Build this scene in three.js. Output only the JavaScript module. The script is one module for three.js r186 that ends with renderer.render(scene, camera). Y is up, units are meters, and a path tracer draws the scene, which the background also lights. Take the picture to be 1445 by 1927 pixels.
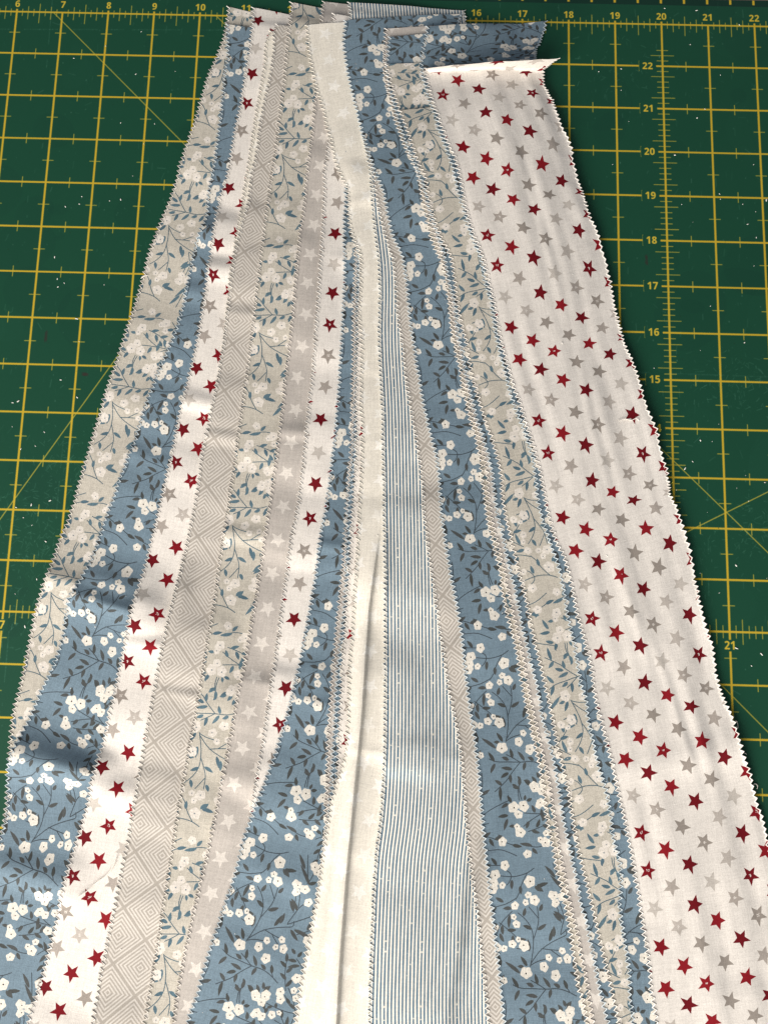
import * as THREE from 'three';
import { mergeGeometries } from 'three/addons/utils/BufferGeometryUtils.js';
import { RectAreaLightUniformsLib } from 'three/addons/lights/RectAreaLightUniformsLib.js';

// ------------------------------------------------------------------ camera, light, exposure
const scene = new THREE.Scene();
const camera = new THREE.PerspectiveCamera(60.475, 767 / 1024, 0.02, 30);
camera.position.set(0.01322, 0.43317, 0.14434);
camera.rotation.order = 'YXZ';
camera.rotation.set(-1.40565, 0.07348, -0.04576);
scene.add(camera);

const renderer = new THREE.WebGLRenderer({ antialias: true });
renderer.setSize(767, 1024);
renderer.toneMapping = THREE.LinearToneMapping;
renderer.toneMappingExposure = 1.0;
renderer.shadowMap.enabled = true;

scene.background = new THREE.Color().setRGB(0.21, 0.217, 0.23);      // the dim tone of the room round the table
RectAreaLightUniformsLib.init();
const windowLight = new THREE.RectAreaLight(0xfff7ed, 11.7, 1.3, 1.0);  // daylight from a window, low on the viewer's left
windowLight.position.set(-0.64, 0.7, 1.22);
windowLight.lookAt(0, 0, 0.03);
scene.add(windowLight);

// ------------------------------------------------------------------ helpers
function rng(seed) { let a = seed >>> 0; return () => { a = (a + 0x6D2B79F5) | 0; let t = Math.imul(a ^ (a >>> 15), 1 | a); t = (t + Math.imul(t ^ (t >>> 7), 61 | t)) ^ t; return ((t ^ (t >>> 14)) >>> 0) / 4294967296; }; }
const used = {};
function numbered(n) { const k = used[n] = (used[n] ?? -1) + 1; return k ? n + '_' + String(k).padStart(3, '0') : n; }
function tag(o, label, category, group, kind) { if (label) o.userData.label = label; if (category) o.userData.category = category; if (group) o.userData.group = group; if (kind) o.userData.kind = kind; return o; }
function thing(name, label, category, x, y, z, group) { const g = new THREE.Group(); g.name = numbered(name); g.position.set(x, y, z); scene.add(g); return tag(g, label, category, group); }
const hash = (i, j) => { let h = Math.imul(i | 0, 374761393) + Math.imul(j | 0, 668265263) | 0; h = Math.imul(h ^ (h >>> 13), 1274126177); return ((h ^ (h >>> 16)) >>> 0) / 4294967296; };
function vnoise(x, y) { const i = Math.floor(x), j = Math.floor(y), f = x - i, g = y - j, a = f * f * (3 - 2 * f), b = g * g * (3 - 2 * g); return (hash(i, j) * (1 - a) + hash(i + 1, j) * a) * (1 - b) + (hash(i, j + 1) * (1 - a) + hash(i + 1, j + 1) * a) * b; }
const sstep = (a, b, x) => { const t = Math.min(1, Math.max(0, (x - a) / (b - a))); return t * t * (3 - 2 * t); };
function canvas(w, h) { const c = document.createElement('canvas'); c.width = w; c.height = h; return [c, c.getContext('2d')]; }
function grain(c, g, seed, amount, slub) {          // uneven yarn: fine speckle plus short streaks along warp and weft
  const im = g.getImageData(0, 0, c.width, c.height), d = im.data, w = c.width, h = c.height;
  for (let y = 0; y < h; y++) for (let x = 0; x < w; x++) {
    const k = 1 + amount * (vnoise(x / 5 + seed, y / 5) - 0.5) + slub * (vnoise(x / 4, y / 70 + seed) + vnoise(x / 70 + seed, y / 4) - 1);
    const i = (y * w + x) * 4; d[i] *= k; d[i + 1] *= k; d[i + 2] *= k;
  }
  g.putImageData(im, 0, 0);
}
function texOf(c, repeat = true) {
  const t = new THREE.CanvasTexture(c); t.colorSpace = THREE.SRGBColorSpace; t.anisotropy = 8;
  if (repeat) t.wrapS = t.wrapT = THREE.RepeatWrapping;
  t.magFilter = THREE.LinearFilter; return t;
}

// ------------------------------------------------------------------ table and cutting mat
const IN = 0.0254, gx = (i) => (i - 14) * IN, gz = (i) => (15 - i) * IN;
const [tc, tg] = canvas(512, 512);
tg.fillStyle = '#c9b3a4'; tg.fillRect(0, 0, 512, 512);
{ const r = rng(5); for (let i = 0; i < 260; i++) { tg.fillStyle = r() < 0.5 ? 'rgba(150,120,100,0.18)' : 'rgba(235,215,200,0.16)'; tg.fillRect(0, r() * 512, 512, 1 + r() * 3); } }
const tableTex = texOf(tc); tableTex.repeat.set(3, 3);
const table = new THREE.Mesh(new THREE.BoxGeometry(1.5, 0.03, 1.3), new THREE.MeshStandardMaterial({ map: tableTex, roughness: 0.55 }));
table.name = 'table'; table.position.set(0, -0.0185, 0); tag(table, 'pale pinkish wooden table top under the cutting mat', null, null, 'structure'); scene.add(table);

const MX0 = 3, MX1 = 25, MY0 = 1.62, MY1 = 23.62;                  // the mat, in its own printed inches
const [mc, mg] = canvas(2048, 2048);
{
  const K = 2048 / 22, X = (x) => (x - MX0) * K, Y = (y) => (MY1 - y) * K, r = rng(11);
  mg.fillStyle = '#134633'; mg.fillRect(0, 0, 2048, 2048);
  mg.fillStyle = '#0e3228'; mg.fillRect(0, 0, 2048, Y(23.47));
  for (let i = 0; i < 260; i++) {                                   // worn, faintly paler patches of the vinyl
    const s = 10 + r() * 60; mg.fillStyle = r() < 0.5 ? 'rgba(70,110,90,0.035)' : 'rgba(8,30,22,0.05)'; mg.beginPath(); mg.ellipse(r() * 2048, r() * 2048, s, s * (0.3 + r()), r() * 3, 0, 7); mg.fill();
  }
  const gold = '#c6a72f', thin = 'rgba(190,170,60,0.85)';
  const line = (x0, y0, x1, y1, w, c) => { mg.strokeStyle = c; mg.lineWidth = w * K; mg.beginPath(); mg.moveTo(X(x0), Y(y0)); mg.lineTo(X(x1), Y(y1)); mg.stroke(); };
  for (let x = 4; x <= 24; x++) line(x, 1.62, x, x === 7 || x === 21 ? 23 : 23.07, 0.043, gold);
  for (let x = 3.5; x <= 25; x += 0.5) line(x, 23.51, x, 23.62, 0.05, gold);
  for (let y = 2; y <= 23; y++) line(3, y, 25, y, 0.04, gold);
  for (let x = 4; x <= 24; x++) for (let y = 2; y < 23; y++) if (x !== 20 || y < 12) line(x - 0.12, y + 0.5, x + 0.12, y + 0.5, 0.018, thin);
  for (let x = 3; x <= 24; x++) for (let y = 2; y < 23; y++) if (y !== 10) line(x + 0.5, y - 0.12, x + 0.5, y + 0.12, 0.018, thin);
  for (let i = 0; i < 176; i++) if (i % 8) { const x = 3 + i / 8, q = i % 8 === 4 ? 0.27 : i % 2 ? 0.1 : 0.18; line(x, 23 + q * 0.75, x, 23 - q, 0.017, thin); }
  for (let i = 0; i < 148; i++) if (i % 8 && 4 + i / 8 <= 22.52) { const y = 4 + i / 8, q = i % 8 === 2 || i % 8 === 6 ? 0.25 : 0.125; line(20 - q, y, 20 + q, y, 0.017, thin); }
  for (let i = 0; i < 176; i++) if (i % 8) { const x = 3 + i / 8, q = i % 8 === 2 || i % 8 === 6 ? 0.24 : 0.125; line(x, 10 - q, x, 10 + q, 0.017, thin); }
  line(6.8, 23, 25, 4.8, 0.02, thin); line(10.35, 23, 25, 8.35, 0.02, thin);
  line(4, 14 - 4.08 * 1.66, 9.4, 14 + 1.32 * 1.66, 0.02, thin); line(18, 10.75, 25, 14.4, 0.02, thin);
  // numbers: along the top, up the right-hand ruler, along the middle ruler
  const text = (t, x, y, box) => {
    mg.fillStyle = '#134633'; if (box) mg.fillRect(X(x) - 0.07 * K * t.length - 4, Y(y) - 0.11 * K, 0.14 * K * t.length + 8, 0.22 * K);
    mg.font = 'bold ' + Math.round(0.235 * K) + 'px sans-serif'; mg.textAlign = 'center'; mg.textBaseline = 'middle'; mg.fillStyle = '#d0b43a'; mg.save(); mg.translate(X(x), Y(y)); mg.scale(0.88, 1); mg.fillText(t, 0, 0); mg.restore();
  };
  for (let x = 4; x <= 24; x++) text(String(x), x, 23.185);
  for (let y = 4; y <= 22; y++) if (y !== 10) text(String(y), 19.68, y, true);
  for (let x = 4; x <= 24; x++) if (x !== 20) text(String(x), x, 9.74, true);
  // knife scratches and dust ground into the surface, with a few scorch marks
  for (let i = 0; i < 1500; i++) { const x = r() * 2048, y = r() * 2048, l = 3 + r() * 16, a = r() < 0.6 ? 1.5 + r() * 0.2 : r() * 3.1; mg.strokeStyle = 'rgba(150,180,165,' + (0.05 + r() * 0.15) + ')'; mg.lineWidth = 0.8 + r() * 0.8; mg.beginPath(); mg.moveTo(x, y); mg.lineTo(x + Math.cos(a) * l, y + Math.sin(a) * l); mg.stroke(); }
  for (let i = 0; i < 1500; i++) { mg.fillStyle = 'rgba(170,195,182,' + (0.06 + r() * 0.22) + ')'; const s = 0.7 + r() * 1.3; mg.fillRect(r() * 2048, r() * 2048, s, s * (1 + r())); }
  for (let i = 0; i < 900; i++) { mg.fillStyle = 'rgba(30,40,20,' + (0.15 + r() * 0.3) + ')'; const s = 0.8 + r() * 1.4; mg.fillRect(r() * 2048, r() * 2048, s, s); }
  for (let i = 0; i < 34; i++) { const x = r() * 2048, y = r() * 2048, a = i % 3 ? Math.PI / 2 + (r() - 0.5) * 0.06 : (r() - 0.5) * 0.06, l = 80 + r() * 500; for (let q = 0; q < l; q += 3) { if (vnoise(q / 25, i * 7.3) < 0.45) continue; mg.fillStyle = 'rgba(140,175,158,' + (0.08 + r() * 0.16) + ')'; mg.fillRect(x + Math.cos(a) * q, y + Math.sin(a) * q, 1.2 + r(), 1.4 + r() * 1.6); } }
  for (const [cx, cy, n] of [[7.6, 12, 200], [7.5, 11, 180], [8.2, 13, 120], [7.4, 9.8, 120], [21.6, 12, 160], [21.4, 15, 130], [19.2, 22, 60]]) for (let i = 0; i < n; i++) { const a = r() * 3.1, l = 3 + r() * 9, x = X(cx) + (r() + r() - 1) * 1.3 * K, y = Y(cy) + (r() + r() - 1) * 0.8 * K; mg.strokeStyle = 'rgba(150,190,170,' + (0.1 + r() * 0.25) + ')'; mg.lineWidth = 0.8; mg.beginPath(); mg.moveTo(x, y); mg.lineTo(x + Math.cos(a) * l, y + Math.sin(a) * l); mg.stroke(); }
  const smudge = (x, y, w, h, a) => { for (let i = 0; i < 60; i++) { mg.strokeStyle = 'rgba(50,38,36,0.28)'; mg.lineWidth = 1; const p = X(x) + (r() - 0.5) * w * K, q = Y(y) + (r() - 0.5) * h * K; mg.beginPath(); mg.moveTo(p, q); mg.lineTo(p + Math.cos(a) * 6, q + Math.sin(a) * 6); mg.stroke(); } };
  smudge(7.32, 15.62, 0.05, 0.22, 1.7); smudge(8.15, 14.83, 0.09, 0.07, 0.3); smudge(19.55, 17.6, 0.04, 0.2, 1.1);
}
const matTex = texOf(mc, false);
{
  const w = (MX1 - MX0) * IN, h = (MY1 - MY0) * IN, s = new THREE.Shape(), c = 0.006;
  s.moveTo(c, 0); s.lineTo(w - c, 0); s.absarc(w - c, c, c, -Math.PI / 2, 0); s.lineTo(w, h - c); s.absarc(w - c, h - c, c, 0, Math.PI / 2); s.lineTo(c, h); s.absarc(c, h - c, c, Math.PI / 2, Math.PI); s.lineTo(0, c); s.absarc(c, c, c, Math.PI, 1.5 * Math.PI);
  const g = new THREE.ExtrudeGeometry(s, { depth: 0.0026, bevelEnabled: true, bevelThickness: 0.0004, bevelSize: 0.0004, bevelSegments: 2, curveSegments: 6 });
  const uv = g.attributes.uv, p = g.attributes.position;
  for (let i = 0; i < uv.count; i++) uv.setXY(i, p.getX(i) / w, p.getY(i) / h);
  g.rotateX(-Math.PI / 2);
  const mat = thing('cutting_mat', 'green self healing cutting mat with yellow inch grid and rulers under the fabric', 'cutting mat', gx(MX0), -0.003, gz(MY0));
  const m = new THREE.Mesh(g, new THREE.MeshPhysicalMaterial({ map: matTex, roughness: 0.62, specularIntensity: 0.45 })); m.name = 'mat_board'; mat.add(m);
}

// ------------------------------------------------------------------ printed cottons (tiles in millimetres)
const FLOWERS = [123, 0, 25, 207, -17, 20, 234, -53, 15, 281, -38, 13, 299, -76, 15, 318, -41, 19, 255, 22, 22, 258, 184, 21, 303, 172, 21, 290, 210, 19, 151, 272, 25, 200, 271, 24, 172, 307, 19, 272, 271, 17, 305, 274, 17, 160, 362, 14, 172, 389, 23, 284, 443, 23, 195, 488, 19, 32, -438, 23, 14, -379, 23, 60, -389, 15, 83, -474, 21, 189, -391, 26, 174, -333, 15, 158, -302, 14, 200, -307, 23, 107, -293, 18, 95, -245, 13, 104, -212, 17, 286, -319, 20, 293, -283, 17, 74, -128, 18, 104, -145, 12, 5, -121, 18, 34, -112, 15, 18, 22, 15, -13, 50, 14, 410, -104, 19, 418, 71, 23, 420, 123, 14, 438, 151, 15, 362, 144, 19, 372, 173, 20, 293, -319, 19, 331, -308, 21, 299, -286, 15, 363, -254, 19, 353, -419, 22, 260, 194, 20, 302, 183, 19];
const LEAVES = [80, 59, 58, 19, 83, 67, 60, 103, 150, 59, 122, 45, 168, 53, 162, 14, 225, 69, 200, 31, 269, 72, 245, 57, 301, 81, 290, 47, 228, 76, 217, 107, 163, 102, 117, 91, 143, 115, 109, 131, 150, 122, 150, 157, 105, 167, 78, 145, 97, 174, 94, 229, 188, 188, 161, 183, 189, 177, 191, 143, 143, 250, 128, 222, 129, 253, 98, 267, 206, 245, 211, 224, 216, 248, 239, 240, 243, 169, 215, 157, 285, 152, 277, 128, 289, 148, 309, 136, 321, 226, 340, 214, 250, 305, 239, 274, 123, 307, 80, 308, 119, 321, 100, 365, 218, 341, 205, 369, 300, 319, 283, 343, 151, 358, 126, 357, 81, 415, 69, 391, 129, 441, 167, 451, 221, 453, 172, 441, 220, 464, 239, 488, 333, 420, 302, 410, 108, -408, 103, -372, 143, -377, 142, -345, 218, -370, 253, -370, 210, -369, 232, -346, 56, -314, 26, -336, 21, -296, -6, -279, 91, -283, 56, -286, 78, -257, 68, -207, -16, -219, 13, -222, 140, -243, 151, -274, 217, -257, 231, -283, 172, -183, 138, -200, 196, -177, 234, -196, 22, -181, 35, -146, 245, -121, 262, -167, 310, -202, 282, -236, 148, -88, 147, -134, 130, -26, 109, -64, 95, 0, 40, -47, 115, -24, 91, -29, 6, -90, 11, -43, 322, -128, 363, -97, 336, -132, 405, -126, 408, -209, 392, -235, 326, -208, 288, -244, 346, -331, 295, -398, 341, -336, 370, -351, 311, -395, 274, -445, 221, -369, 242, -344, 228, -370, 267, -376, 267, -138, 272, -180, 376, -35, 356, -50, 391, -26, 401, -50, 393, -5, 358, -2, 413, 9, 368, 29, 419, 183, 398, 163, 357, 194, 361, 216, 324, 227, 317, 251, 389, 220, 396, 249, 197, 154, 185, 137, 176, 190, 158, 170, 242, 180, 218, 161, 269, 173, 253, 145, 288, 163, 309, 135];
const STEMS = [
  [56, 43, 80, 60, 138, 65, 203, 74, 261, 74, 303, 91, 339, 112],
  [141, 33, 162, 45, 203, 74],
  [203, 74, 158, 115, 137, 143, 105, 167, 69, 193],
  [192, 153, 184, 188, 187, 219, 193, 240],
  [200, 302, 236, 308, 279, 312, 344, 315],
  [279, 312, 233, 333, 191, 362],
  [302, 293, 323, 307, 344, 315],
  [80, 419, 122, 438, 156, 451],
  [179, 443, 220, 460, 264, 462, 286, 453],
  [363, 415, 331, 439, 315, 455],
  [56, -431, 109, -420, 145, -422, 182, -429, 217, -448],
  [182, -429, 152, -391, 135, -346, 114, -321],
  [84, -453, 101, -445, 109, -422, 92, -396, 80, -388],
  [114, -324, 80, -308, 36, -300, -1, -296],
  [90, -269, 50, -240, 26, -215, 11, -183, -9, -165],
  [145, -24, 163, -74, 174, -138, 172, -186, 149, -229, 117, -260],
  [173, -138, 200, -190, 210, -229, 209, -277],
  [205, -231, 185, -260, 170, -281],
  [148, -34, 177, -67, 210, -95, 255, -117, 301, -133, 330, -141, 326, -164],
  [206, -93, 251, -84, 289, -78],
  [247, -84, 289, -50],
  [147, -28, 174, -41, 221, -48],
  [92, -107, 125, -98, 142, -95],
  [115, -131, 145, -93],
  [310, -198, 303, -255, 297, -269],
  [65, -19, 91, 0, 109, 0],
  [301, -145, 352, -177, 402, -208],
  [300, -149, 324, -215, 345, -241],
  [325, -222, 319, -272, 304, -291],
  [307, -462, 326, -391, 334, -334],
  [339, -343, 356, -393],
  [310, 93, 287, 55],
  [444, 33, 420, 7, 389, -17],
  [386, 151, 419, 183, 464, 208],
  [279, 201, 358, 216, 411, 222, 461, 216],
  [197, 154, 176, 190, 182, 242]
];

for (let i = 0, n = FLOWERS.length; i < n; i += 3) if (FLOWERS[i] < 200 && Math.abs(FLOWERS[i + 1] + 30) < 170) FLOWERS.push(FLOWERS[i] + 275, FLOWERS[i + 1] + 380, FLOWERS[i + 2]);
for (let i = 0, n = LEAVES.length; i < n; i += 4) if (LEAVES[i] < 200 && Math.abs(LEAVES[i + 1] + 30) < 170) LEAVES.push(LEAVES[i] + 275, LEAVES[i + 1] + 380, LEAVES[i + 2] + 275, LEAVES[i + 3] + 380);
for (const s of STEMS.slice()) if (s[0] < 200 && Math.abs(s[1] + 30) < 170) STEMS.push(s.map((q, i) => q + (i % 2 ? 380 : 275)));
{                                                                   // small leafy sprigs in what room is left
  const r = rng(88), near = (x, y) => { let m = 1e9; const t = (a, b) => { for (const dx of [-470, 0, 470]) for (const dy of [-1002, 0, 1002]) m = Math.min(m, Math.hypot(x - a - dx, y - b - dy)); }; for (let i = 0; i < FLOWERS.length; i += 3) t(FLOWERS[i], FLOWERS[i + 1]); for (let i = 0; i < LEAVES.length; i += 4) t((LEAVES[i] + LEAVES[i + 2]) / 2, (LEAVES[i + 1] + LEAVES[i + 3]) / 2); for (const s of STEMS) for (let i = 0; i < s.length; i += 2) t(s[i], s[i + 1]); return m; };
  for (let k = 0; k < 900; k++) {
    const x = r() * 470, y = (r() - 0.5) * 1002; if (near(x, y) < 42) continue;
    const a = r() * 6.28, c = Math.cos(a), s = Math.sin(a), w = r() < 0.5 ? 1 : -1, L = 45 + r() * 25, st = [x - c * L, y - s * L, x - s * 8 * w, y + c * 8 * w, x + c * L, y + s * L];
    STEMS.push(st); for (const [q, d] of [[-0.75, 1], [-0.3, -1], [0.2, 1], [0.6, -1]]) { const px = x + c * L * q, py = y + s * L * q, b = a + d * 0.75; LEAVES.push(px, py, px + Math.cos(b) * 36, py + Math.sin(b) * 36); }
    if (r() < 0.55) FLOWERS.push(x + c * (L + 14), y + s * (L + 14), 15 + r() * 9); else LEAVES.push(x + c * L, y + s * L, x + c * (L + 34), y + s * (L + 34));
  }
}
function blob(g, x, y, r, rnd) { const n = 5, a0 = rnd() * 6.28; g.beginPath(); for (let i = 0; i <= 40; i++) { const a = i / 40 * 6.2832, q = r * (1 + 0.09 * Math.cos(n * a + a0) + 0.06 * Math.cos(2 * a + a0 * 3)); g.lineTo(x + Math.cos(a) * q, y + Math.sin(a) * q); } g.closePath(); g.fill(); }
function floralTile(o) {
  const W = 47, H = 100.2, K = 20, [c, g] = canvas(W * K, Math.round(H * K)), r = rng(o.seed);
  g.fillStyle = o.ground; g.fillRect(0, 0, c.width, c.height);
  const wrap = (fn) => { for (const dx of [-W, 0, W]) for (const dy of [-H, 0, H]) { g.save(); g.translate(dx * K, (dy + 50) * K); if (o.flip) { g.scale(1, -1); } fn(); g.restore(); } };
  const seeds = FLOWERS.map(() => 1 + Math.floor(r() * 1e6));
  wrap(() => {
    g.strokeStyle = o.stem; g.lineCap = 'round'; g.lineJoin = 'round';
    for (const s of STEMS) { g.lineWidth = 0.4 * K; g.beginPath(); g.moveTo(s[0] * K / 10, s[1] * K / 10); for (let i = 2; i < s.length - 2; i += 2) g.quadraticCurveTo(s[i] * K / 10, s[i + 1] * K / 10, (s[i] + s[i + 2]) * K / 20, (s[i + 1] + s[i + 3]) * K / 20); g.lineTo(s[s.length - 2] * K / 10, s[s.length - 1] * K / 10); g.stroke(); }
    for (let i = 0; i < LEAVES.length; i += 4) {
      const [x, y, u1, v1] = LEAVES.slice(i, i + 4).map((q) => q * K / 10), dx = (u1 - x) * 1.18, dy = (v1 - y) * 1.18, u = x + dx, v = y + dy, l = Math.hypot(dx, dy), w = Math.min(0.36 * l, 1.15 * K), nx = -dy / l * w, ny = dx / l * w;
      g.fillStyle = (i / 4) % 3 ? o.leaf : o.leaf2; g.beginPath(); g.moveTo(x, y); g.bezierCurveTo(x + dx * 0.2 + nx * 1.2, y + dy * 0.2 + ny * 1.2, x + dx * 0.7 + nx, y + dy * 0.7 + ny, u, v); g.bezierCurveTo(x + dx * 0.7 - nx * 0.6, y + dy * 0.7 - ny * 0.6, x + dx * 0.2 - nx, y + dy * 0.2 - ny, x, y); g.fill();
    }
    for (let i = 0; i < FLOWERS.length; i += 3) {
      const q = rng(seeds[i / 3]), x = FLOWERS[i] * K / 10, y = FLOWERS[i + 1] * K / 10, s = FLOWERS[i + 2] * K / 10;
      g.fillStyle = o.petal; blob(g, x, y, s, q);
      g.fillStyle = o.dot; g.beginPath(); g.arc(x + (q() - 0.5) * 0.3 * s, y + (q() - 0.5) * 0.3 * s, Math.max(0.27 * K, s * 0.14), 0, 7); g.fill();
    }
  });
  grain(c, g, o.seed, 0.16, 0.09);
  return { tex: texOf(c), W, H };
}
const SEQ = ['RRgRRg', 'RggRRg', 'RRgRRg', 'gRggRg', 'gRRggg', 'ggRgRR', 'gRRRRR', 'RgRggR'];
function starTile(o) {
  const W = 75.2, H = 100.2, K = 18, [c, g] = canvas(Math.round(W * K), Math.round(H * K)), r = rng(o.seed);
  g.fillStyle = o.ground; g.fillRect(0, 0, c.width, c.height);
  for (let a = 0; a < 8; a++) for (let j = 0; j < 6; j++) {
    const red = SEQ[a][j] === 'R', x = 6.5 + 9.4 * a + (r() - 0.5) * 0.9, v0 = 106.9 + 8.35 * a - (a > 2 ? 0 : 0), y = v0 + 16.7 * j + (r() - 0.5) * 1.1;
    const pal = red ? o.red : o.grey, col = pal[Math.floor(r() * pal.length)], rot = Math.PI / 2 + (r() - 0.5) * 0.35 - 0.12, pts = [];
    for (let i = 0; i < 10; i++) { const q = (i % 2 ? 1.9 : 4.2) * (1 + (r() - 0.5) * 0.2), t = rot + i * Math.PI / 5; pts.push(Math.cos(t) * q * K, Math.sin(t) * q * K); }
    const holes = r() < 0.3, hx = [];
    for (let i = 0; i < 10; i++) hx.push((r() - 0.5) * 2 * K, (r() - 0.5) * 2 * K, 0.15 + r() * 0.25);
    for (const dx of [-W, 0, W]) for (const dy of [-2 * H, -H, 0, H]) {
      g.save(); g.translate((x + dx) * K, (y + dy) * K); g.fillStyle = col; g.beginPath(); for (let i = 0; i < 20; i += 2) g.lineTo(pts[i], pts[i + 1]); g.closePath(); g.fill();
      if (holes && o.worn) { g.fillStyle = o.ground; for (let i = 0; i < 24; i += 3) { g.beginPath(); g.ellipse(hx[i] * 0.6, hx[i + 1] * 0.6, hx[i + 2] * K, 0.12 * K, hx[i], 0, 7); g.fill(); } }
      g.restore();
    }
  }
  grain(c, g, o.seed, 0.1, 0.06);
  return { tex: texOf(c), W, H };
}
function stripeTile() {
  const P = 1.65, W = 16.5, H = 60, K = 24, [c, g] = canvas(W * K, H * K), r = rng(77);
  g.fillStyle = '#e2e0d8'; g.fillRect(0, 0, c.width, c.height);
  for (let i = 0; i <= W / P; i++) {
    g.fillStyle = '#507189'; g.beginPath();
    const pts = []; for (let y = 0; y <= c.height; y += 6) { const t = y / c.height * 6.2832, w = 0.34 + 0.03 * Math.sin(3 * t + i * 2) + (hash(i % 10, y) - 0.5) * 0.04, o = 0.03 * Math.sin(2 * t + i * 1.7); pts.push([(i * P + o) * K, w * K, y]); }
    for (const [x, w, y] of pts) g.lineTo(x - w, y); for (const [x, w, y] of pts.reverse()) g.lineTo(x + w, y); g.closePath(); g.fill();
  }
  for (let i = 0; i < 12; i++) { g.fillStyle = 'rgba(227,224,214,0.9)'; g.fillRect(Math.floor(r() * 10) * P * K - 0.35 * K, r() * c.height, 0.7 * K, (0.2 + r() * 0.7) * K); }
  grain(c, g, 7, 0.12, 0.06);
  return { tex: texOf(c), W, H };
}
function diamondTile() {
  const W = 25.2, H = 25.0, K = 28, [c, g] = canvas(Math.round(W * K), H * K), r = rng(31);
  g.fillStyle = '#ada79f'; g.fillRect(0, 0, c.width, c.height);
  g.strokeStyle = '#d3cec7'; g.lineJoin = 'miter';
  for (const [cx, cy] of [[0, 0], [W, 0], [0, H], [W, H], [W / 2, H / 2]]) for (let k = 1; k <= 6; k++) {
    const a = (k - 0.35) / 6.2 * W / 2 * 0.97, b = a * H / W; g.lineWidth = (k === 1 ? 0.55 : 0.7) * K;
    g.beginPath(); g.moveTo((cx - a) * K, cy * K); g.lineTo(cx * K, (cy - b) * K); g.lineTo((cx + a) * K, cy * K); g.lineTo(cx * K, (cy + b) * K); g.closePath(); g.stroke();
  }
  for (let i = 0; i < 900; i++) { g.fillStyle = r() < 0.5 ? 'rgba(180,170,157,0.5)' : 'rgba(219,211,202,0.35)'; g.fillRect(r() * c.width, r() * c.height, 2 + r() * 5, 2 + r() * 3); }
  grain(c, g, 9, 0.12, 0.06);
  return { tex: texOf(c), W, H };
}
const TILE = {
  blue: floralTile({ seed: 3, ground: '#718695', stem: '#3d474f', leaf: '#494d4e', leaf2: '#424646', petal: '#dedad1', dot: '#1f2022' }),
  beige: floralTile({ seed: 4, flip: true, ground: '#c1bcb1', stem: '#4f6571', leaf: '#5a7380', leaf2: '#526b79', petal: '#dfd9d1', dot: '#77828a' }),
  star: starTile({ seed: 21, ground: '#e4dfd9', red: ['#7c101c', '#8a1822', '#6c0f19'], grey: ['#aaa29b', '#989089', '#c2bcb5', '#bbb4ad'], worn: true }),
  greystar: starTile({ seed: 22, ground: '#bdb7b1', red: ['#dad4cd'], grey: ['#d3ccc5', '#dcd6cf'] }),
  cream: starTile({ seed: 23, ground: '#e5e0d5', red: ['#f1eee7'], grey: ['#eeebe3', '#efebe2'] }),
  stripe: stripeTile(), diamond: diamondTile(),
};
const EDGE = { blue: '#c9d6dd', beige: '#efe9e0', star: '#f6f2ec', greystar: '#ece5dd', cream: '#f6f1e6', stripe: '#e8eae6', diamond: '#eeeae3' };
const cloth = {}, rim = {};
for (const k in TILE) {
  cloth[k] = new THREE.MeshPhysicalMaterial({ map: TILE[k].tex, roughness: 0.8, specularIntensity: k === 'blue' ? 0.55 : 0.3, sheen: 0.3, sheenRoughness: 0.5, side: THREE.DoubleSide });
  rim[k] = new THREE.MeshStandardMaterial({ color: EDGE[k], roughness: 0.9 });
}

// ------------------------------------------------------------------ the pile: every strip is draped over those below it
const CELL = 1.5, GX0 = -200, GZ0 = -225, NX = 268, NZ = 410;      // millimetres
let smoothTop = new Float32Array(NX * NZ).fill(0), realTop = new Float32Array(NX * NZ).fill(0);
function dilate(a, n) { let s = a; for (const st of [1, NX]) { const o = new Float32Array(a.length); for (let i = 0; i < a.length; i++) { let m = 0; for (let k = -n; k <= n; k++) { const j = i + k * st; if (j >= 0 && j < a.length) m = Math.max(m, s[j]); } o[i] = m; } s = o; } return s; }
function blur(a, n) { let s = a; for (let pass = 0; pass < 2; pass++) for (const st of [1, NX]) { const o = new Float32Array(a.length); for (let i = 0; i < a.length; i++) { let m = 0; for (let k = -n; k <= n; k++) { const j = Math.min(a.length - 1, Math.max(0, i + k * st)); m += s[j]; } o[i] = m / (2 * n + 1); } s = o; } return s; }
function look(a, x, z) { const f = Math.min(NX - 2, Math.max(0, (x - GX0) / CELL)), g = Math.min(NZ - 2, Math.max(0, (z - GZ0) / CELL)), i = Math.floor(f), j = Math.floor(g), u = f - i, v = g - j, k = j * NX + i; return (a[k] * (1 - u) + a[k + 1] * u) * (1 - v) + (a[k + NX] * (1 - u) + a[k + NX + 1] * u) * v; }
function put(a, x, z, y) { const i = Math.round((x - GX0) / CELL), j = Math.round((z - GZ0) / CELL); if (i >= 0 && j >= 0 && i < NX && j < NZ) a[j * NX + i] = Math.max(a[j * NX + i], y); }
const smax = (a, b, k) => { const h = Math.max(0, k - Math.abs(a - b)) / k; return Math.max(a, b) + h * h * k / 4; };

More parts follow.
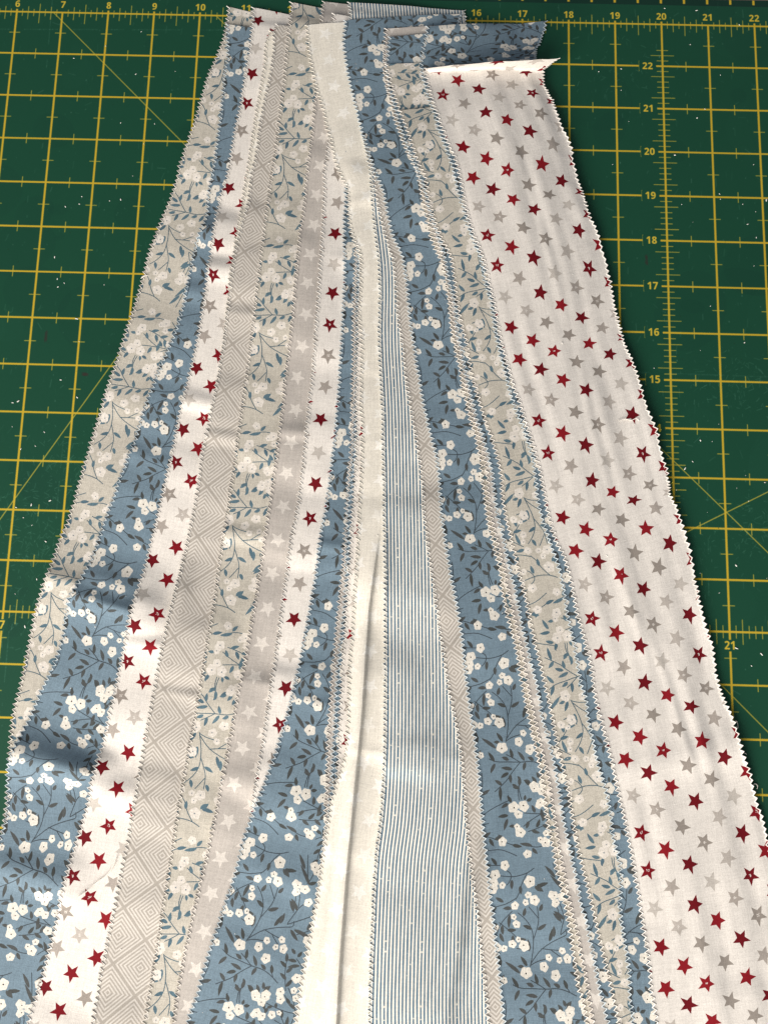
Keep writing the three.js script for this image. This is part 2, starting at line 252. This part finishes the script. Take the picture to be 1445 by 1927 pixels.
// left-hand edges on the table, tenths of a millimetre, from the far cut end towards the viewer
const EDGES = {
  A: [-857, -2086, -868, -1915, -896, -1791, -933, -1675, -1002, -1346, -1057, -1127, -1075, -1032, -1185, -642, -1251, -292, -1387, 288, -1485, 776, -1525, 927, -1560, 1093, -1608, 1256, -1656, 1657, -1670, 1716, -1681, 1833, -1667, 2121, -1671, 2291, -1692, 2482, -1792, 3220],
  B: [-858, -1969, -842, -1771, -853, -1674, -853, -1550, -881, -1077, -898, -959, -900, -823, -951, -634, -1011, -227, -1094, 27, -1147, 215, -1189, 400, -1249, 601, -1277, 714, -1290, 745, -1367, 1042, -1442, 1226, -1470, 1423, -1497, 1530, -1550, 1662, -1649, 1954, -1665, 2055, -1659, 2244, -1716, 2482, -1773, 2810, -1827, 3220],
  C: [-720, -2077, -716, -1987, -719, -1888, -753, -1480, -773, -1340, -801, -1065, -832, -927, -889, -270, -908, -108, -979, 328, -997, 481, -1036, 727, -1167, 1494, -1209, 1782, -1286, 2205, -1328, 2394, -1424, 2926, -1450, 3032, -1473, 3174],
  T: [-612, -1920, -635, -1826, -636, -1691, -653, -1550, -743, -555, -753, -412, -763, -130, -847, 715, -916, 1115, -988, 1656, -1058, 2295, -1129, 2823, -1167, 3163],
  D: [-576, -1958, -593, -1896, -591, -1761, -645, -1322, -650, -1195, -672, -1065, -679, -918, -727, -635, -768, -86, -811, 287, -839, 450, -847, 610, -999, 1651, -1064, 2254, -1155, 2923, -1178, 3163],
  E: [-510, -2114, -506, -2039, -518, -1850, -523, -1601, -534, -1505, -554, -1164, -568, -1035, -626, -109, -693, 730, -725, 1044, -734, 1207, -780, 1652, -812, 1900, -943, 3154],
  F: [-334, -2119, -358, -1369, -381, -1038, -385, -890, -398, -744, -420, -213, -442, 65, -446, 201, -488, 733, -557, 1380, -593, 1658, -685, 2296, -728, 2526, -796, 2956, -810, 3149],
  G: [-274, -2023, -269, -1732, -272, -1207, -285, -1080, -280, -953, -303, 53, -315, 209, -319, 353, -347, 733, -369, 869, -441, 1649, -522, 2348, -544, 2489, -592, 2723, -646, 2930, -688, 3144],
  H: [-179, -1990, -168, -1076, -169, -723, -159, -528, -175, 330, -208, 727, -228, 866, -243, 1040, -331, 1634, -410, 1937, -533, 2312, -546, 2390, -683, 2878, -705, 2984, -729, 3050, -748, 3144],
  U: [-114, -1076, -106, -744, -105, -385, -93, 463, -98, 506, -112, 1016, -126, 1198, -152, 1807, -150, 2216, -154, 2335, -170, 2547, -243, 3127],
  V: [-102, -1074, -80, 427, -94, 659, -97, 1158, -119, 1513, -134, 2192, -165, 2546, -233, 3126],
  W: [-90, -1042, -75, -506, -77, 78, -64, 438, -75, 717, -78, 976, -92, 1284, -102, 1753, -101, 1918, -103, 1988, -182, 2615, -223, 3125],
  I: [-416, -1952, -409, -1854, -339, -1539, -303, -1436, -284, -1340, -257, -1264, -234, -1162, -196, -1054, -158, -975, -152, -870, -138, -765, -121, -705, -80, -601, -73, -434, -73, -258, -62, -192, -49, 224, -39, 337, -59, 1389, -64, 1437, -64, 1850, -76, 1924, -123, 2092, -139, 2193, -170, 2484, -242, 2965, -256, 3124],
  J: [-191, -2098, -165, -1849, -115, -1470, -80, -1253, -52, -1119, -33, -973, -19, -827, 17, -562, 25, -441, 31, -159, 60, 271, 114, 1833, 107, 2165, 88, 2373, 80, 2954, 84, 3113],
  K: [-153, -1911, -127, -1656, -61, -1190, -26, -1055, -8, -930, 52, -694, 88, -582, 130, -232, 152, -107, 169, 38, 264, 568, 275, 727, 341, 1160, 410, 1562, 468, 1838, 522, 2345, 563, 2596, 624, 3095],
  L: [-204, -1966, -211, -1859, -199, -1745, -113, -1378, -14, -1055, 31, -950, 54, -826, 90, -704, 136, -602, 163, -462, 182, -282, 266, 191, 336, 474, 351, 584, 362, 726, 404, 988, 463, 1280, 507, 1614, 544, 1836, 600, 2347, 664, 2829, 692, 3091],
  Q: [13, -1782, 17, -1655, 62, -1452, 87, -1359, 148, -1185, 207, -1056, 228, -936, 291, -685, 334, -591, 364, -484, 402, -195, 450, 29, 457, 92, 471, 133, 497, 257, 517, 309, 542, 411, 594, 767, 654, 1011, 672, 1140, 734, 1378, 778, 1611, 865, 2001, 883, 2154, 919, 2321, 929, 2392, 946, 2449, 989, 2658, 1027, 2891, 1048, 2960, 1066, 3078],
  O: [18, -1921, 14, -1844, 19, -1678, 43, -1534, 144, -1226, 201, -1093, 309, -683, 346, -599, 361, -537, 376, -465, 404, -247, 428, -123, 459, -12, 470, 70, 488, 126, 513, 252, 540, 313, 554, 366, 585, 528, 593, 648, 624, 819, 679, 1025, 690, 1096, 773, 1447, 782, 1516, 892, 2000, 915, 2157, 985, 2530, 1021, 2669, 1096, 3076],
  R: [37, -1864, 30, -1683, 48, -1557, 138, -1233, 239, -978, 258, -894, 354, -600, 384, -449, 406, -371, 432, -165, 451, -109, 458, -53, 522, 220, 601, 481, 639, 746, 668, 851, 685, 946, 714, 1046, 765, 1286, 847, 1616, 857, 1691, 892, 1818, 933, 2005, 959, 2162, 1029, 2477, 1038, 2541, 1058, 2597, 1118, 2886, 1164, 3073],
  M: [25, -1696, 66, -1527, 236, -1112, 303, -864, 355, -716, 398, -629, 421, -536, 457, -335, 531, 4, 652, 427, 706, 734, 831, 1224, 897, 1550, 937, 1697, 1015, 2034, 1172, 2794, 1216, 3070],
  X: [103, -1414, 187, -1164, 227, -1059, 242, -1034, 277, -856, 314, -739, 350, -659, 374, -623, 404, -486, 430, -304, 473, -129, 495, -10, 537, 155, 643, 488, 666, 688, 785, 1180, 821, 1355, 852, 1472, 918, 1763, 929, 1831, 979, 2030, 1016, 2257, 1071, 2474, 1210, 3069],
  N: [242, -1933, 212, -1685, 238, -1555, 261, -1463, 294, -1371, 306, -1310, 376, -1122, 428, -903, 446, -859, 457, -800, 489, -705, 538, -589, 557, -482, 589, -379, 610, -245, 645, -76, 679, 42, 692, 110, 803, 424, 845, 703, 897, 875, 941, 998, 990, 1273, 1007, 1336, 1042, 1536, 1065, 1609, 1071, 1671, 1114, 1885, 1170, 2090, 1188, 2245, 1208, 2309, 1220, 2392, 1215, 2552, 1251, 2830, 1248, 2894, 1271, 3066],
  P: [228, -1688, 252, -1553, 349, -1240, 400, -1120, 460, -845, 495, -724, 539, -614, 598, -383, 650, -123, 832, 473, 878, 705, 915, 840, 964, 948, 994, 1064, 1020, 1196, 1088, 1456, 1106, 1591, 1186, 1920, 1268, 2310, 1339, 2795, 1344, 2873, 1372, 3062],
};
const poly = (p, z) => { let k = 0; while (k < p.length - 4 && z > p[k + 3]) k += 2; const t = (z - p[k + 1]) / (p[k + 3] - p[k + 1]); return p[k] + (p[k + 2] - p[k]) * t; };   // x of a crease at depth z
const WIDTH = 62.5;
function makeStrip(key, def) {
  const q = EDGES[key], pts = []; for (let i = 0; i < q.length; i += 2) pts.push(new THREE.Vector3(q[i] / 10, 0, q[i + 1] / 10));
  const m1 = pts[pts.length - 1], m0 = pts[pts.length - 2]; pts.push(m1.clone().add(m1.clone().sub(m0).setLength(38)));   // on past the near edge of the view
  const curve = new THREE.CatmullRomCurve3(pts, false, 'centripetal'); curve.arcLengthDivisions = 1200;
  const L = curve.getLength(), half = 1.28, n = Math.floor(L / half), P = curve.getSpacedPoints(n);
  const T = P.map((_, i) => P[Math.min(n, i + 14)].clone().sub(P[Math.max(0, i - 14)]).normalize());
  const r = rng(def.seed ?? key.charCodeAt(0) * 97), us = [0, 0.9, 1.8]; for (let u = 3; u < WIDTH - 2.5; u += def.fine ?? 1.5) us.push(u); us.push(WIDTH - 1.8, WIDTH - 0.9, WIDTH);
  const nu = us.length, flap = def.flap ? 14 : 0, rows = n + 1 + flap - (def.flap ? 4 : 0), D = blur(dilate(smoothTop, 3), 4), R = blur(dilate(realTop, 3), 1), fade = (u) => def.flap ? 1 : 1 - sstep(30, 54, u), i0 = def.flap ? 4 : 0;
  const pos = new Float32Array(rows * nu * 3), uv = new Float32Array(rows * nu * 2), tile = TILE[def.fabric], skew = Math.tan(def.cut * Math.PI / 180 - Math.atan2(-T[0].x, T[0].z)), gap = 0.32, jig = [], jigR = [], lift = [];
  for (let i = 0; i < rows; i++) { jig.push((i % 2 ? 1.05 : -1.05) * (0.65 + r() * 0.5) + (r() - 0.5) * 0.25); jigR.push((i % 2 ? -0.95 : 0.95) * (0.45 + r() * 0.65) + (r() - 0.5) * 0.45); lift.push(i % 2 ? 0 : 0.05 + r() * 0.25); }
  const ph = r() * 100;
  for (let row = 0; row < rows; row++) for (let c = 0; c < nu; c++) {
    const i = Math.min(n, Math.max(0, row - flap) + i0), f = Math.max(0, flap - row), u0 = us[c] * (def.widen ? poly(def.widen, P[i].z) : 1);
    let u = u0; if (c === 0) u += jig[row]; else if (c === nu - 1) u += jigR[row] + (def.widen ? 1.6 * (vnoise(row / 7, 3.3) - 0.5) : 0); else if (c === 1) u += jig[row] * 0.35;
    const s = (i - i0) * half, sk = u0 * skew * Math.exp(-s / 60), t = T[i];
    let x = P[i].x + u * t.z + t.x * sk, z = P[i].z - u * t.x + t.z * sk, sArc = s + sk + i0 * half;
    let base = look(D, x, z) + gap, w = 0;
    for (const v of def.humps ?? []) { const d = (z + (t.x + (v[3] ?? 0)) * (u0 - 12) - v[0]) / v[2]; w += v[1] * 1.7 * (v[2] < 6 ? Math.exp(-(Math.hypot(d, 0.3) - 0.3) / 1.5) : Math.exp(-d * d)) * fade(u0); }
    w += fade(u0) * 4.2 * (vnoise(u0 / 80 + ph, sArc / 24) - 0.5) + 0.4 * (vnoise(u0 / 25 + ph, sArc / 20) - 0.5) + 0.8 * (vnoise(u0 / 60 + ph, sArc / 55 + 9) - 0.5) * (def.rough ?? 1);
    let y = smax(base + w + (def.up ?? 0.5), look(R, x, z) + 0.28, 0.9);
    if (def.shape) y += Math.max(0, def.shape(u0, s, x, z));
    if (c === 0) y += lift[row]; if (c === nu - 1) y += lift[row] * 0.7;
    put(smoothTop, x, z, base); put(realTop, x, z, y);
    let vv = sArc;
    if (f > 0) {                                                  // the far end of the top strip stands up
      const len = (4.2 + 8.4 * u0 / WIDTH) * f / flap, rad = 1.1, max = 1.92 - 0.1 * (u0 / WIDTH), a = Math.min(max, len / rad), rest = len - a * rad;
      const back = rad * Math.sin(a) + Math.max(0, rest) * Math.cos(a), h = rad * (1 - Math.cos(a)) + Math.max(0, rest) * Math.sin(a);
      x -= t.x * back; z -= t.z * back; y += h + 0.3 * Math.sin(u0 / 9); x += t.z * len * 0.5 * (u0 / WIDTH); z -= t.x * len * 0.5 * (u0 / WIDTH); vv -= 7 + len * 0.9;
    }
    const k = row * nu + c; pos.set([x / 1000, y / 1000, z / 1000], k * 3);
    uv.set([(u + def.u0) / tile.W, 1 - (vv + def.v0) / tile.H], k * 2);
  }
  const idx = []; for (let a = 0; a < rows - 1; a++) for (let c = 0; c < nu - 1; c++) { const k = a * nu + c; idx.push(k, k + nu, k + 1, k + 1, k + nu, k + nu + 1); }
  let mx = 0, mz = 0; for (let k = 0; k < rows * nu; k++) { mx += pos[k * 3]; mz += pos[k * 3 + 2]; } mx /= rows * nu; mz /= rows * nu;
  for (let k = 0; k < rows * nu; k++) { pos[k * 3] -= mx; pos[k * 3 + 2] -= mz; }
  const g = new THREE.BufferGeometry(); g.setAttribute('position', new THREE.BufferAttribute(pos, 3)); g.setAttribute('uv', new THREE.BufferAttribute(uv, 2)); g.setIndex(idx); g.computeVertexNormals();
  // the pinked cut edges: a fine frayed selvedge of bare yarn along both zigzags
  const tubes = [], tri = [];
  for (const c of [0, nu - 1]) {
    const o = tubes.length / 3;
    for (let a = 0; a < rows; a++) { const k = (a * nu + c) * 3, rad = 0.00025 + r() * 0.00012; for (let m = 0; m < 4; m++) { const e = m * Math.PI / 2, i = Math.min(n, Math.max(0, a - flap) + i0), t = T[i]; tubes.push(pos[k] + t.z * Math.cos(e) * rad * 1.3, pos[k + 1] + Math.sin(e) * rad + 0.00006, pos[k + 2] - t.x * Math.cos(e) * rad * 1.3); } }
    for (let a = 0; a < rows - 1; a++) for (let m = 0; m < 4; m++) { const p = o + a * 4 + m, q2 = o + a * 4 + (m + 1) % 4; tri.push(p, p + 4, q2, q2, p + 4, q2 + 4); }
  }
  const e = new THREE.BufferGeometry(); e.setAttribute('position', new THREE.BufferAttribute(new Float32Array(tubes), 3)); e.setIndex(tri); e.computeVertexNormals();
  const root = thing('fabric_strip', def.label, 'fabric strip', mx, 0, mz);
  const body = new THREE.Mesh(g, cloth[def.fabric]); body.name = 'cotton_sheet'; body.castShadow = body.receiveShadow = true; root.add(body);
  const edge = new THREE.Mesh(e, rim[def.fabric]); edge.name = 'pinked_edge'; edge.castShadow = edge.receiveShadow = true; root.add(edge);
}
const CREASE = [4.2, 106.6, 2.6, 122.1, 1.4, 157.5, 1, 169.9, -1, 201.7, -3.8, 242, -5.4, 278.8, -6, 307.2];
const PULLS = [[73.1, -115.9, 82.9, -86.1, 92.4, -51.2, 97.7, -25.5], [105.6, -3.2, 109.3, 24.3, 115.7, 45.8, 119.4, 59.1], [126.4, 108.6, 131.2, 123.7, 134.8, 136.2], [137.4, 131.1, 144.6, 148.4, 152.6, 177.6, 157.1, 192]];
const fold = (d, z0, z1, z) => sstep(z0 - 25, z0 + 20, z) * (1 - sstep(z1 - 20, z1 + 25, z)) * (0.5 * Math.exp(-(d / 2.4) * (d / 2.4)) + 0.5 * Math.exp(-((d - 7) / 4) * ((d - 7) / 4)));
const STRIPS = {
  A: { fabric: 'beige', cut: 14, u0: 10, v0: 20, humps: [[112, 1.7, 4], [20, 0.8, 9]], label: 'beige floral cotton strip at the far left, lowest in the fan, lying on the mat' },
  B: { fabric: 'blue', cut: 10, u0: 0, v0: 8, humps: [[121, 3, 5, 0.05], [196, 2.6, 8], [48, 1.5, 6], [247, 2, 8], [-72, 1.6, 7], [-40, 1, 6]], label: 'blue floral cotton strip with bright satiny humps, second from the left edge' },
  C: { fabric: 'star', cut: 11, u0: 50.3, v0: -127, humps: [[-52, 1.6, 7], [20, 1.4, 6], [141, 1.8, 5.5], [76, 1, 8], [210, 1.6, 8]], label: 'white cotton strip with red and grey stars, leftmost of the star strips' },
  T: { fabric: 'cream', cut: 8, u0: 12, v0: 30, humps: [[-28, 1, 6]], label: 'thin white sliver of fabric showing along the left of the grey diamond strip' },
  D: { fabric: 'diamond', cut: 8, u0: -4.5, v0: -371.7, humps: [[-28, 1.4, 5.5], [37, 1.5, 6], [90, 1.3, 6], [164, 2.2, 5], [128, 0.9, 8], [215, 1.2, 8]], label: 'grey strip with concentric diamond print, widest of the diamond strips, left of centre' },
  E: { fabric: 'beige', cut: 11, u0: 11, v0: 60, humps: [[45, 1.5, 5.5], [87, 1.5, 6], [162, 2.1, 5], [-20, 1, 7]], label: 'beige floral cotton strip between the wide grey diamond strip and the grey star strip' },
  F: { fabric: 'greystar', cut: 6, u0: 0, v0: 7, humps: [[35, 1.5, 6], [90, 1.8, 5.5], [158, 1.9, 5], [-40, 1, 7], [205, 1.2, 8]], label: 'plain grey strip with pale white stars, left of the centre of the fan' },
  G: { fabric: 'star', cut: 8, u0: 46.5, v0: -46.3, humps: [[30, 1.4, 5.5], [85, 1.7, 6], [163, 1.9, 5], [-60, 1.2, 7]], label: 'narrow white strip with a single row of red and grey stars, beside the centre' },
  H: { fabric: 'blue', cut: 0, u0: 0, v0: -426.6, humps: [[39, 1.8, 5.5], [92, 1.8, 6], [166, 2.5, 5], [210, 0.8, 8], [245, 1.2, 9]], label: 'blue floral strip left of the cream centre strip, widening towards the viewer' },
  U: { fabric: 'greystar', cut: 0, u0: 20, v0: 40, humps: [[92, 1, 6]], label: 'grey beige toothed edge peeping out over the right side of the centre blue floral strip' },
  V: { fabric: 'blue', cut: 0, u0: 14, v0: 30, humps: [[92, 1, 6]], label: 'thin blue sliver between two pale toothed edges left of the cream strip' },
  W: { fabric: 'star', cut: 0, u0: 30, v0: 11, humps: [[92, 1, 6]], label: 'white toothed edge with red specks just under the left edge of the cream strip' },
  I: { fabric: 'cream', cut: -4, u0: -3.3, v0: -34, humps: [[-92, 1.4, 6], [-56, 1.3, 6], [2, 1.2, 7], [38, 1.3, 6], [188, 2.2, 5.5], [70, 0.8, 7], [-25, 1, 7]],
fine: 0.5,
    shape: (u, s, x, z) => { const d = x - poly(CREASE, z), a = sstep(78, 112, z); return a * (2.4 * (0.35 * sstep(-18, -6, d) + 0.65 * sstep(-8, -1.2, d)) * (1 - sstep(-0.5, 0.35, d)) + 0.7 * sstep(6, 16, d) * sstep(150, 190, z)); }, label: 'cream cotton strip with tone on tone stars and a long crease, centre of the fan' },
  J: { fabric: 'stripe', cut: 1, u0: 0.2, v0: 0, humps: [[44, 0.8, 7], [190, 1.2, 5], [95, 0.6, 8], [-60, 0.8, 7]], label: 'blue and white pinstriped cotton strip right of the cream strip' },
  K: { fabric: 'diamond', cut: 0, u0: 8.8, v0: -384, label: 'narrow grey band of diamond print between the pinstripes and the blue floral strip' },
  L: { fabric: 'blue', cut: -8, u0: 0, v0: -341.5, humps: [[-62, 1, 8], [100, 0.8, 9], [40, 0.7, 8]], label: 'broad blue floral strip right of centre beside the narrow diamond band' },
  Q: { fabric: 'beige', cut: -7, u0: 5, v0: 70, label: 'pale toothed edge overlapping the right side of the broad blue floral strip' },
  O: { fabric: 'greystar', cut: -7, u0: 22, v0: 25, label: 'grey star strip showing as a thin pinkish grey band right of the broad blue strip' },
  R: { fabric: 'blue', cut: -8.5, u0: 10, v0: 55, label: 'thin blue floral sliver between the grey star band and the right beige floral strip' },
  M: { fabric: 'beige', cut: -6, u0: 16, v0: 5, label: 'beige floral strip whose short cut end shows below the blue strip at the top right' },
  X: { fabric: 'beige', cut: -9, u0: 4, v0: 37, humps: [[60, 0.7, 8], [150, 0.8, 8]], label: 'beige floral strip on the right side, lying between two blue floral slivers' },
  N: { fabric: 'blue', cut: -8.7, u0: 18, v0: 70, label: 'blue floral strip with broad end at the top right, under the large star strip' },
  P: { fabric: 'star', cut: -4, u0: 0, v0: 3, flap: true, widen: [1, -300, 1, 85, 0.965, 120, 0.955, 158, 1, 200, 1.03, 228, 1.06, 300, 1.06, 400], up: 0.5, rough: 1.6, humps: [[192, 1.1, 9], [120, 0.6, 12], [245, 0.8, 12]],
fine: 1.0,
    shape: (u, s, x, z) => PULLS.reduce((m, p) => m + fold(x - poly(p, z), p[1], p[p.length - 1], z), 0.5) + 1.1 * (vnoise(u / 9 + 5, s / 75) - 0.5) * sstep(6, 16, u) + 0.6 * (vnoise(u / 5, s / 40 + 20) - 0.5) + 1.6 * sstep(50, 62, u) * (0.3 + 0.7 * vnoise(s / 40, 3)), label: 'large white strip with scattered red and grey stars, uppermost at the right' },
};
for (const k in STRIPS) makeStrip(k, STRIPS[k]);

// ------------------------------------------------------------------ loose thread and lint
const Y = (x, z) => look(realTop, x, z);
const yarn = new THREE.MeshStandardMaterial({ color: '#f2ece4', roughness: 0.9 });
function makeThread(q, rad, label) {
  const pts = []; for (let i = 0; i < q.length; i += 2) pts.push(new THREE.Vector3(q[i] / 1e4, (Y(q[i] / 10, q[i + 1] / 10) + 0.5 + 0.5 * hash(i, q[i])) / 1000, q[i + 1] / 1e4));
  const o = pts[0].clone(); o.y = 0; for (const p of pts) p.sub(o);
  const t = new THREE.Mesh(new THREE.TubeGeometry(new THREE.CatmullRomCurve3(pts), 60, rad, 6), yarn);
  t.name = numbered('loose_thread'); t.position.copy(o); scene.add(tag(t, label, 'thread'));
}
makeThread([-1120, 2386, -1135, 2438, -1167, 2482, -1207, 2511, -1244, 2547, -1283, 2574], 0.00024, 'white loose thread curled across the left white star strip near the bottom');
makeThread([1782, 1690, 1794, 1699, 1798, 1714, 1790, 1726, 1781, 1717], 0.00018, 'curled thread fraying off right edge of the large star strip, upper of three');
makeThread([1855, 1985, 1870, 1980, 1880, 1989, 1877, 2004], 0.00018, 'curled thread fraying off right edge of the large star strip, lowest of three');
makeThread([1806, 1829, 1819, 1838, 1833, 1845], 0.0002, 'straight thread fraying off right edge of the large star strip, between two curled');
makeThread([-1226, -481, -1210, -490, -1191, -496], 0.0002, 'tiny white thread sticking out from the left edge of the leftmost beige floral strip');
makeThread([1241, 239, 1270, 227, 1305, 232, 1329, 223, 1345, 234], 0.0002, 'pale wavy thread lying on the large star strip near its right edge');
{
  const LINT = [-1577, -937, -1587, -894, -1660, -877, -1427, -916, -1368, -924, -1691, -590, -1666, -469, -1659, -425, -1835, 208, -1808, 199, -1659, 358, -1770, 449, -1600, 80, -1507, 171, -1689, 735, -1765, 750, -1597, 711, -1723, 801, -1600, 918, -1601, 1135, -1663, 1341, 1177, -1737, 1299, -1756, 1297, -1628, 1678, -1912, 1702, -1473, 1577, -1252, 1719, -2122, 1807, -1034, 2053, -1004, 1994, -1207, 1949, -865, 1739, -405, 1665, 314, 1724, 318, 1907, -210, 1583, 462, 1821, 944, 1808, 1348, 1928, 1373, 1877, 1430, 1980, 522, -1546, -252, -1627, 1107], r = rng(404), list = [], m = new THREE.Matrix4(), fluff = [];
  for (let v = 0; v < 4; v++) { const g = new THREE.IcosahedronGeometry(1, 1), p = g.attributes.position; for (let i = 0; i < p.count; i++) { const k = 0.75 + 0.5 * hash(Math.round(p.getX(i) * 50) + v * 7, Math.round(p.getY(i) * 50 + p.getZ(i) * 90)); p.setXYZ(i, p.getX(i) * k, p.getY(i) * k, p.getZ(i) * k); } fluff.push(g); }
  const add = (x, z, s) => { const g = fluff[list.length % 4].clone(), e = new THREE.Euler(0, r() * 6.28, 0); m.compose(new THREE.Vector3(x / 1000, (Y(x, z) + 0.25 * s) / 1000, z / 1000), new THREE.Quaternion().setFromEuler(e), new THREE.Vector3(s * (0.7 + r()) / 1000, s * 0.4 / 1000, s * 0.55 / 1000)); g.applyMatrix4(m); list.push(g); };
  for (let i = 0; i < LINT.length; i += 2) add(LINT[i] / 10, LINT[i + 1] / 10, 0.3 + r() * 0.3);
  for (let i = 0; i < 55; i++) { const left = r() < 0.5, x = left ? -185 + r() * 110 : 120 + r() * 95, z = -215 + r() * 350; if (Y(x, z) < 0.05) add(x, z, 0.16 + r() * 0.2); }
  for (let i = 0; i < 40; i++) add(-150 + r() * 300, -120 + r() * 400, 0.18 + r() * 0.2);
  const l = new THREE.Mesh(mergeGeometries(list), new THREE.MeshStandardMaterial({ color: '#efeee8', roughness: 1 })); l.name = 'lint';
  scene.add(tag(l, 'tiny white flecks of lint scattered over the mat and fabric', 'lint', null, 'stuff'));
}

// ------------------------------------------------------------------ the window, out of frame
{
  const t = thing('window', 'white framed window to the left of the table', 'window', -0.64, 0.7, 1.22);
  const glass = new THREE.Mesh(new THREE.BoxGeometry(1.3, 1.0, 0.004), new THREE.MeshStandardMaterial({ color: '#20262b', roughness: 0.2, emissive: '#fff4e6', emissiveIntensity: 0.6 })); glass.name = 'pane'; glass.position.z = -0.02; t.add(glass);
  const fm = new THREE.MeshStandardMaterial({ color: '#eeeae4', roughness: 0.6 });
  for (const [w, h, x, y] of [[1.42, 0.06, 0, 0.53], [1.42, 0.06, 0, -0.53], [0.06, 1, -0.68, 0], [0.06, 1, 0.68, 0]]) { const f = new THREE.Mesh(new THREE.BoxGeometry(w, h, 0.05), fm); f.name = 'frame'; f.position.set(x, y, -0.03); t.add(f); }
  t.lookAt(0, 0, 0.03);
}

scene.traverse((o) => { if (o.isMesh) { o.castShadow = true; o.receiveShadow = true; } });
renderer.render(scene, camera);
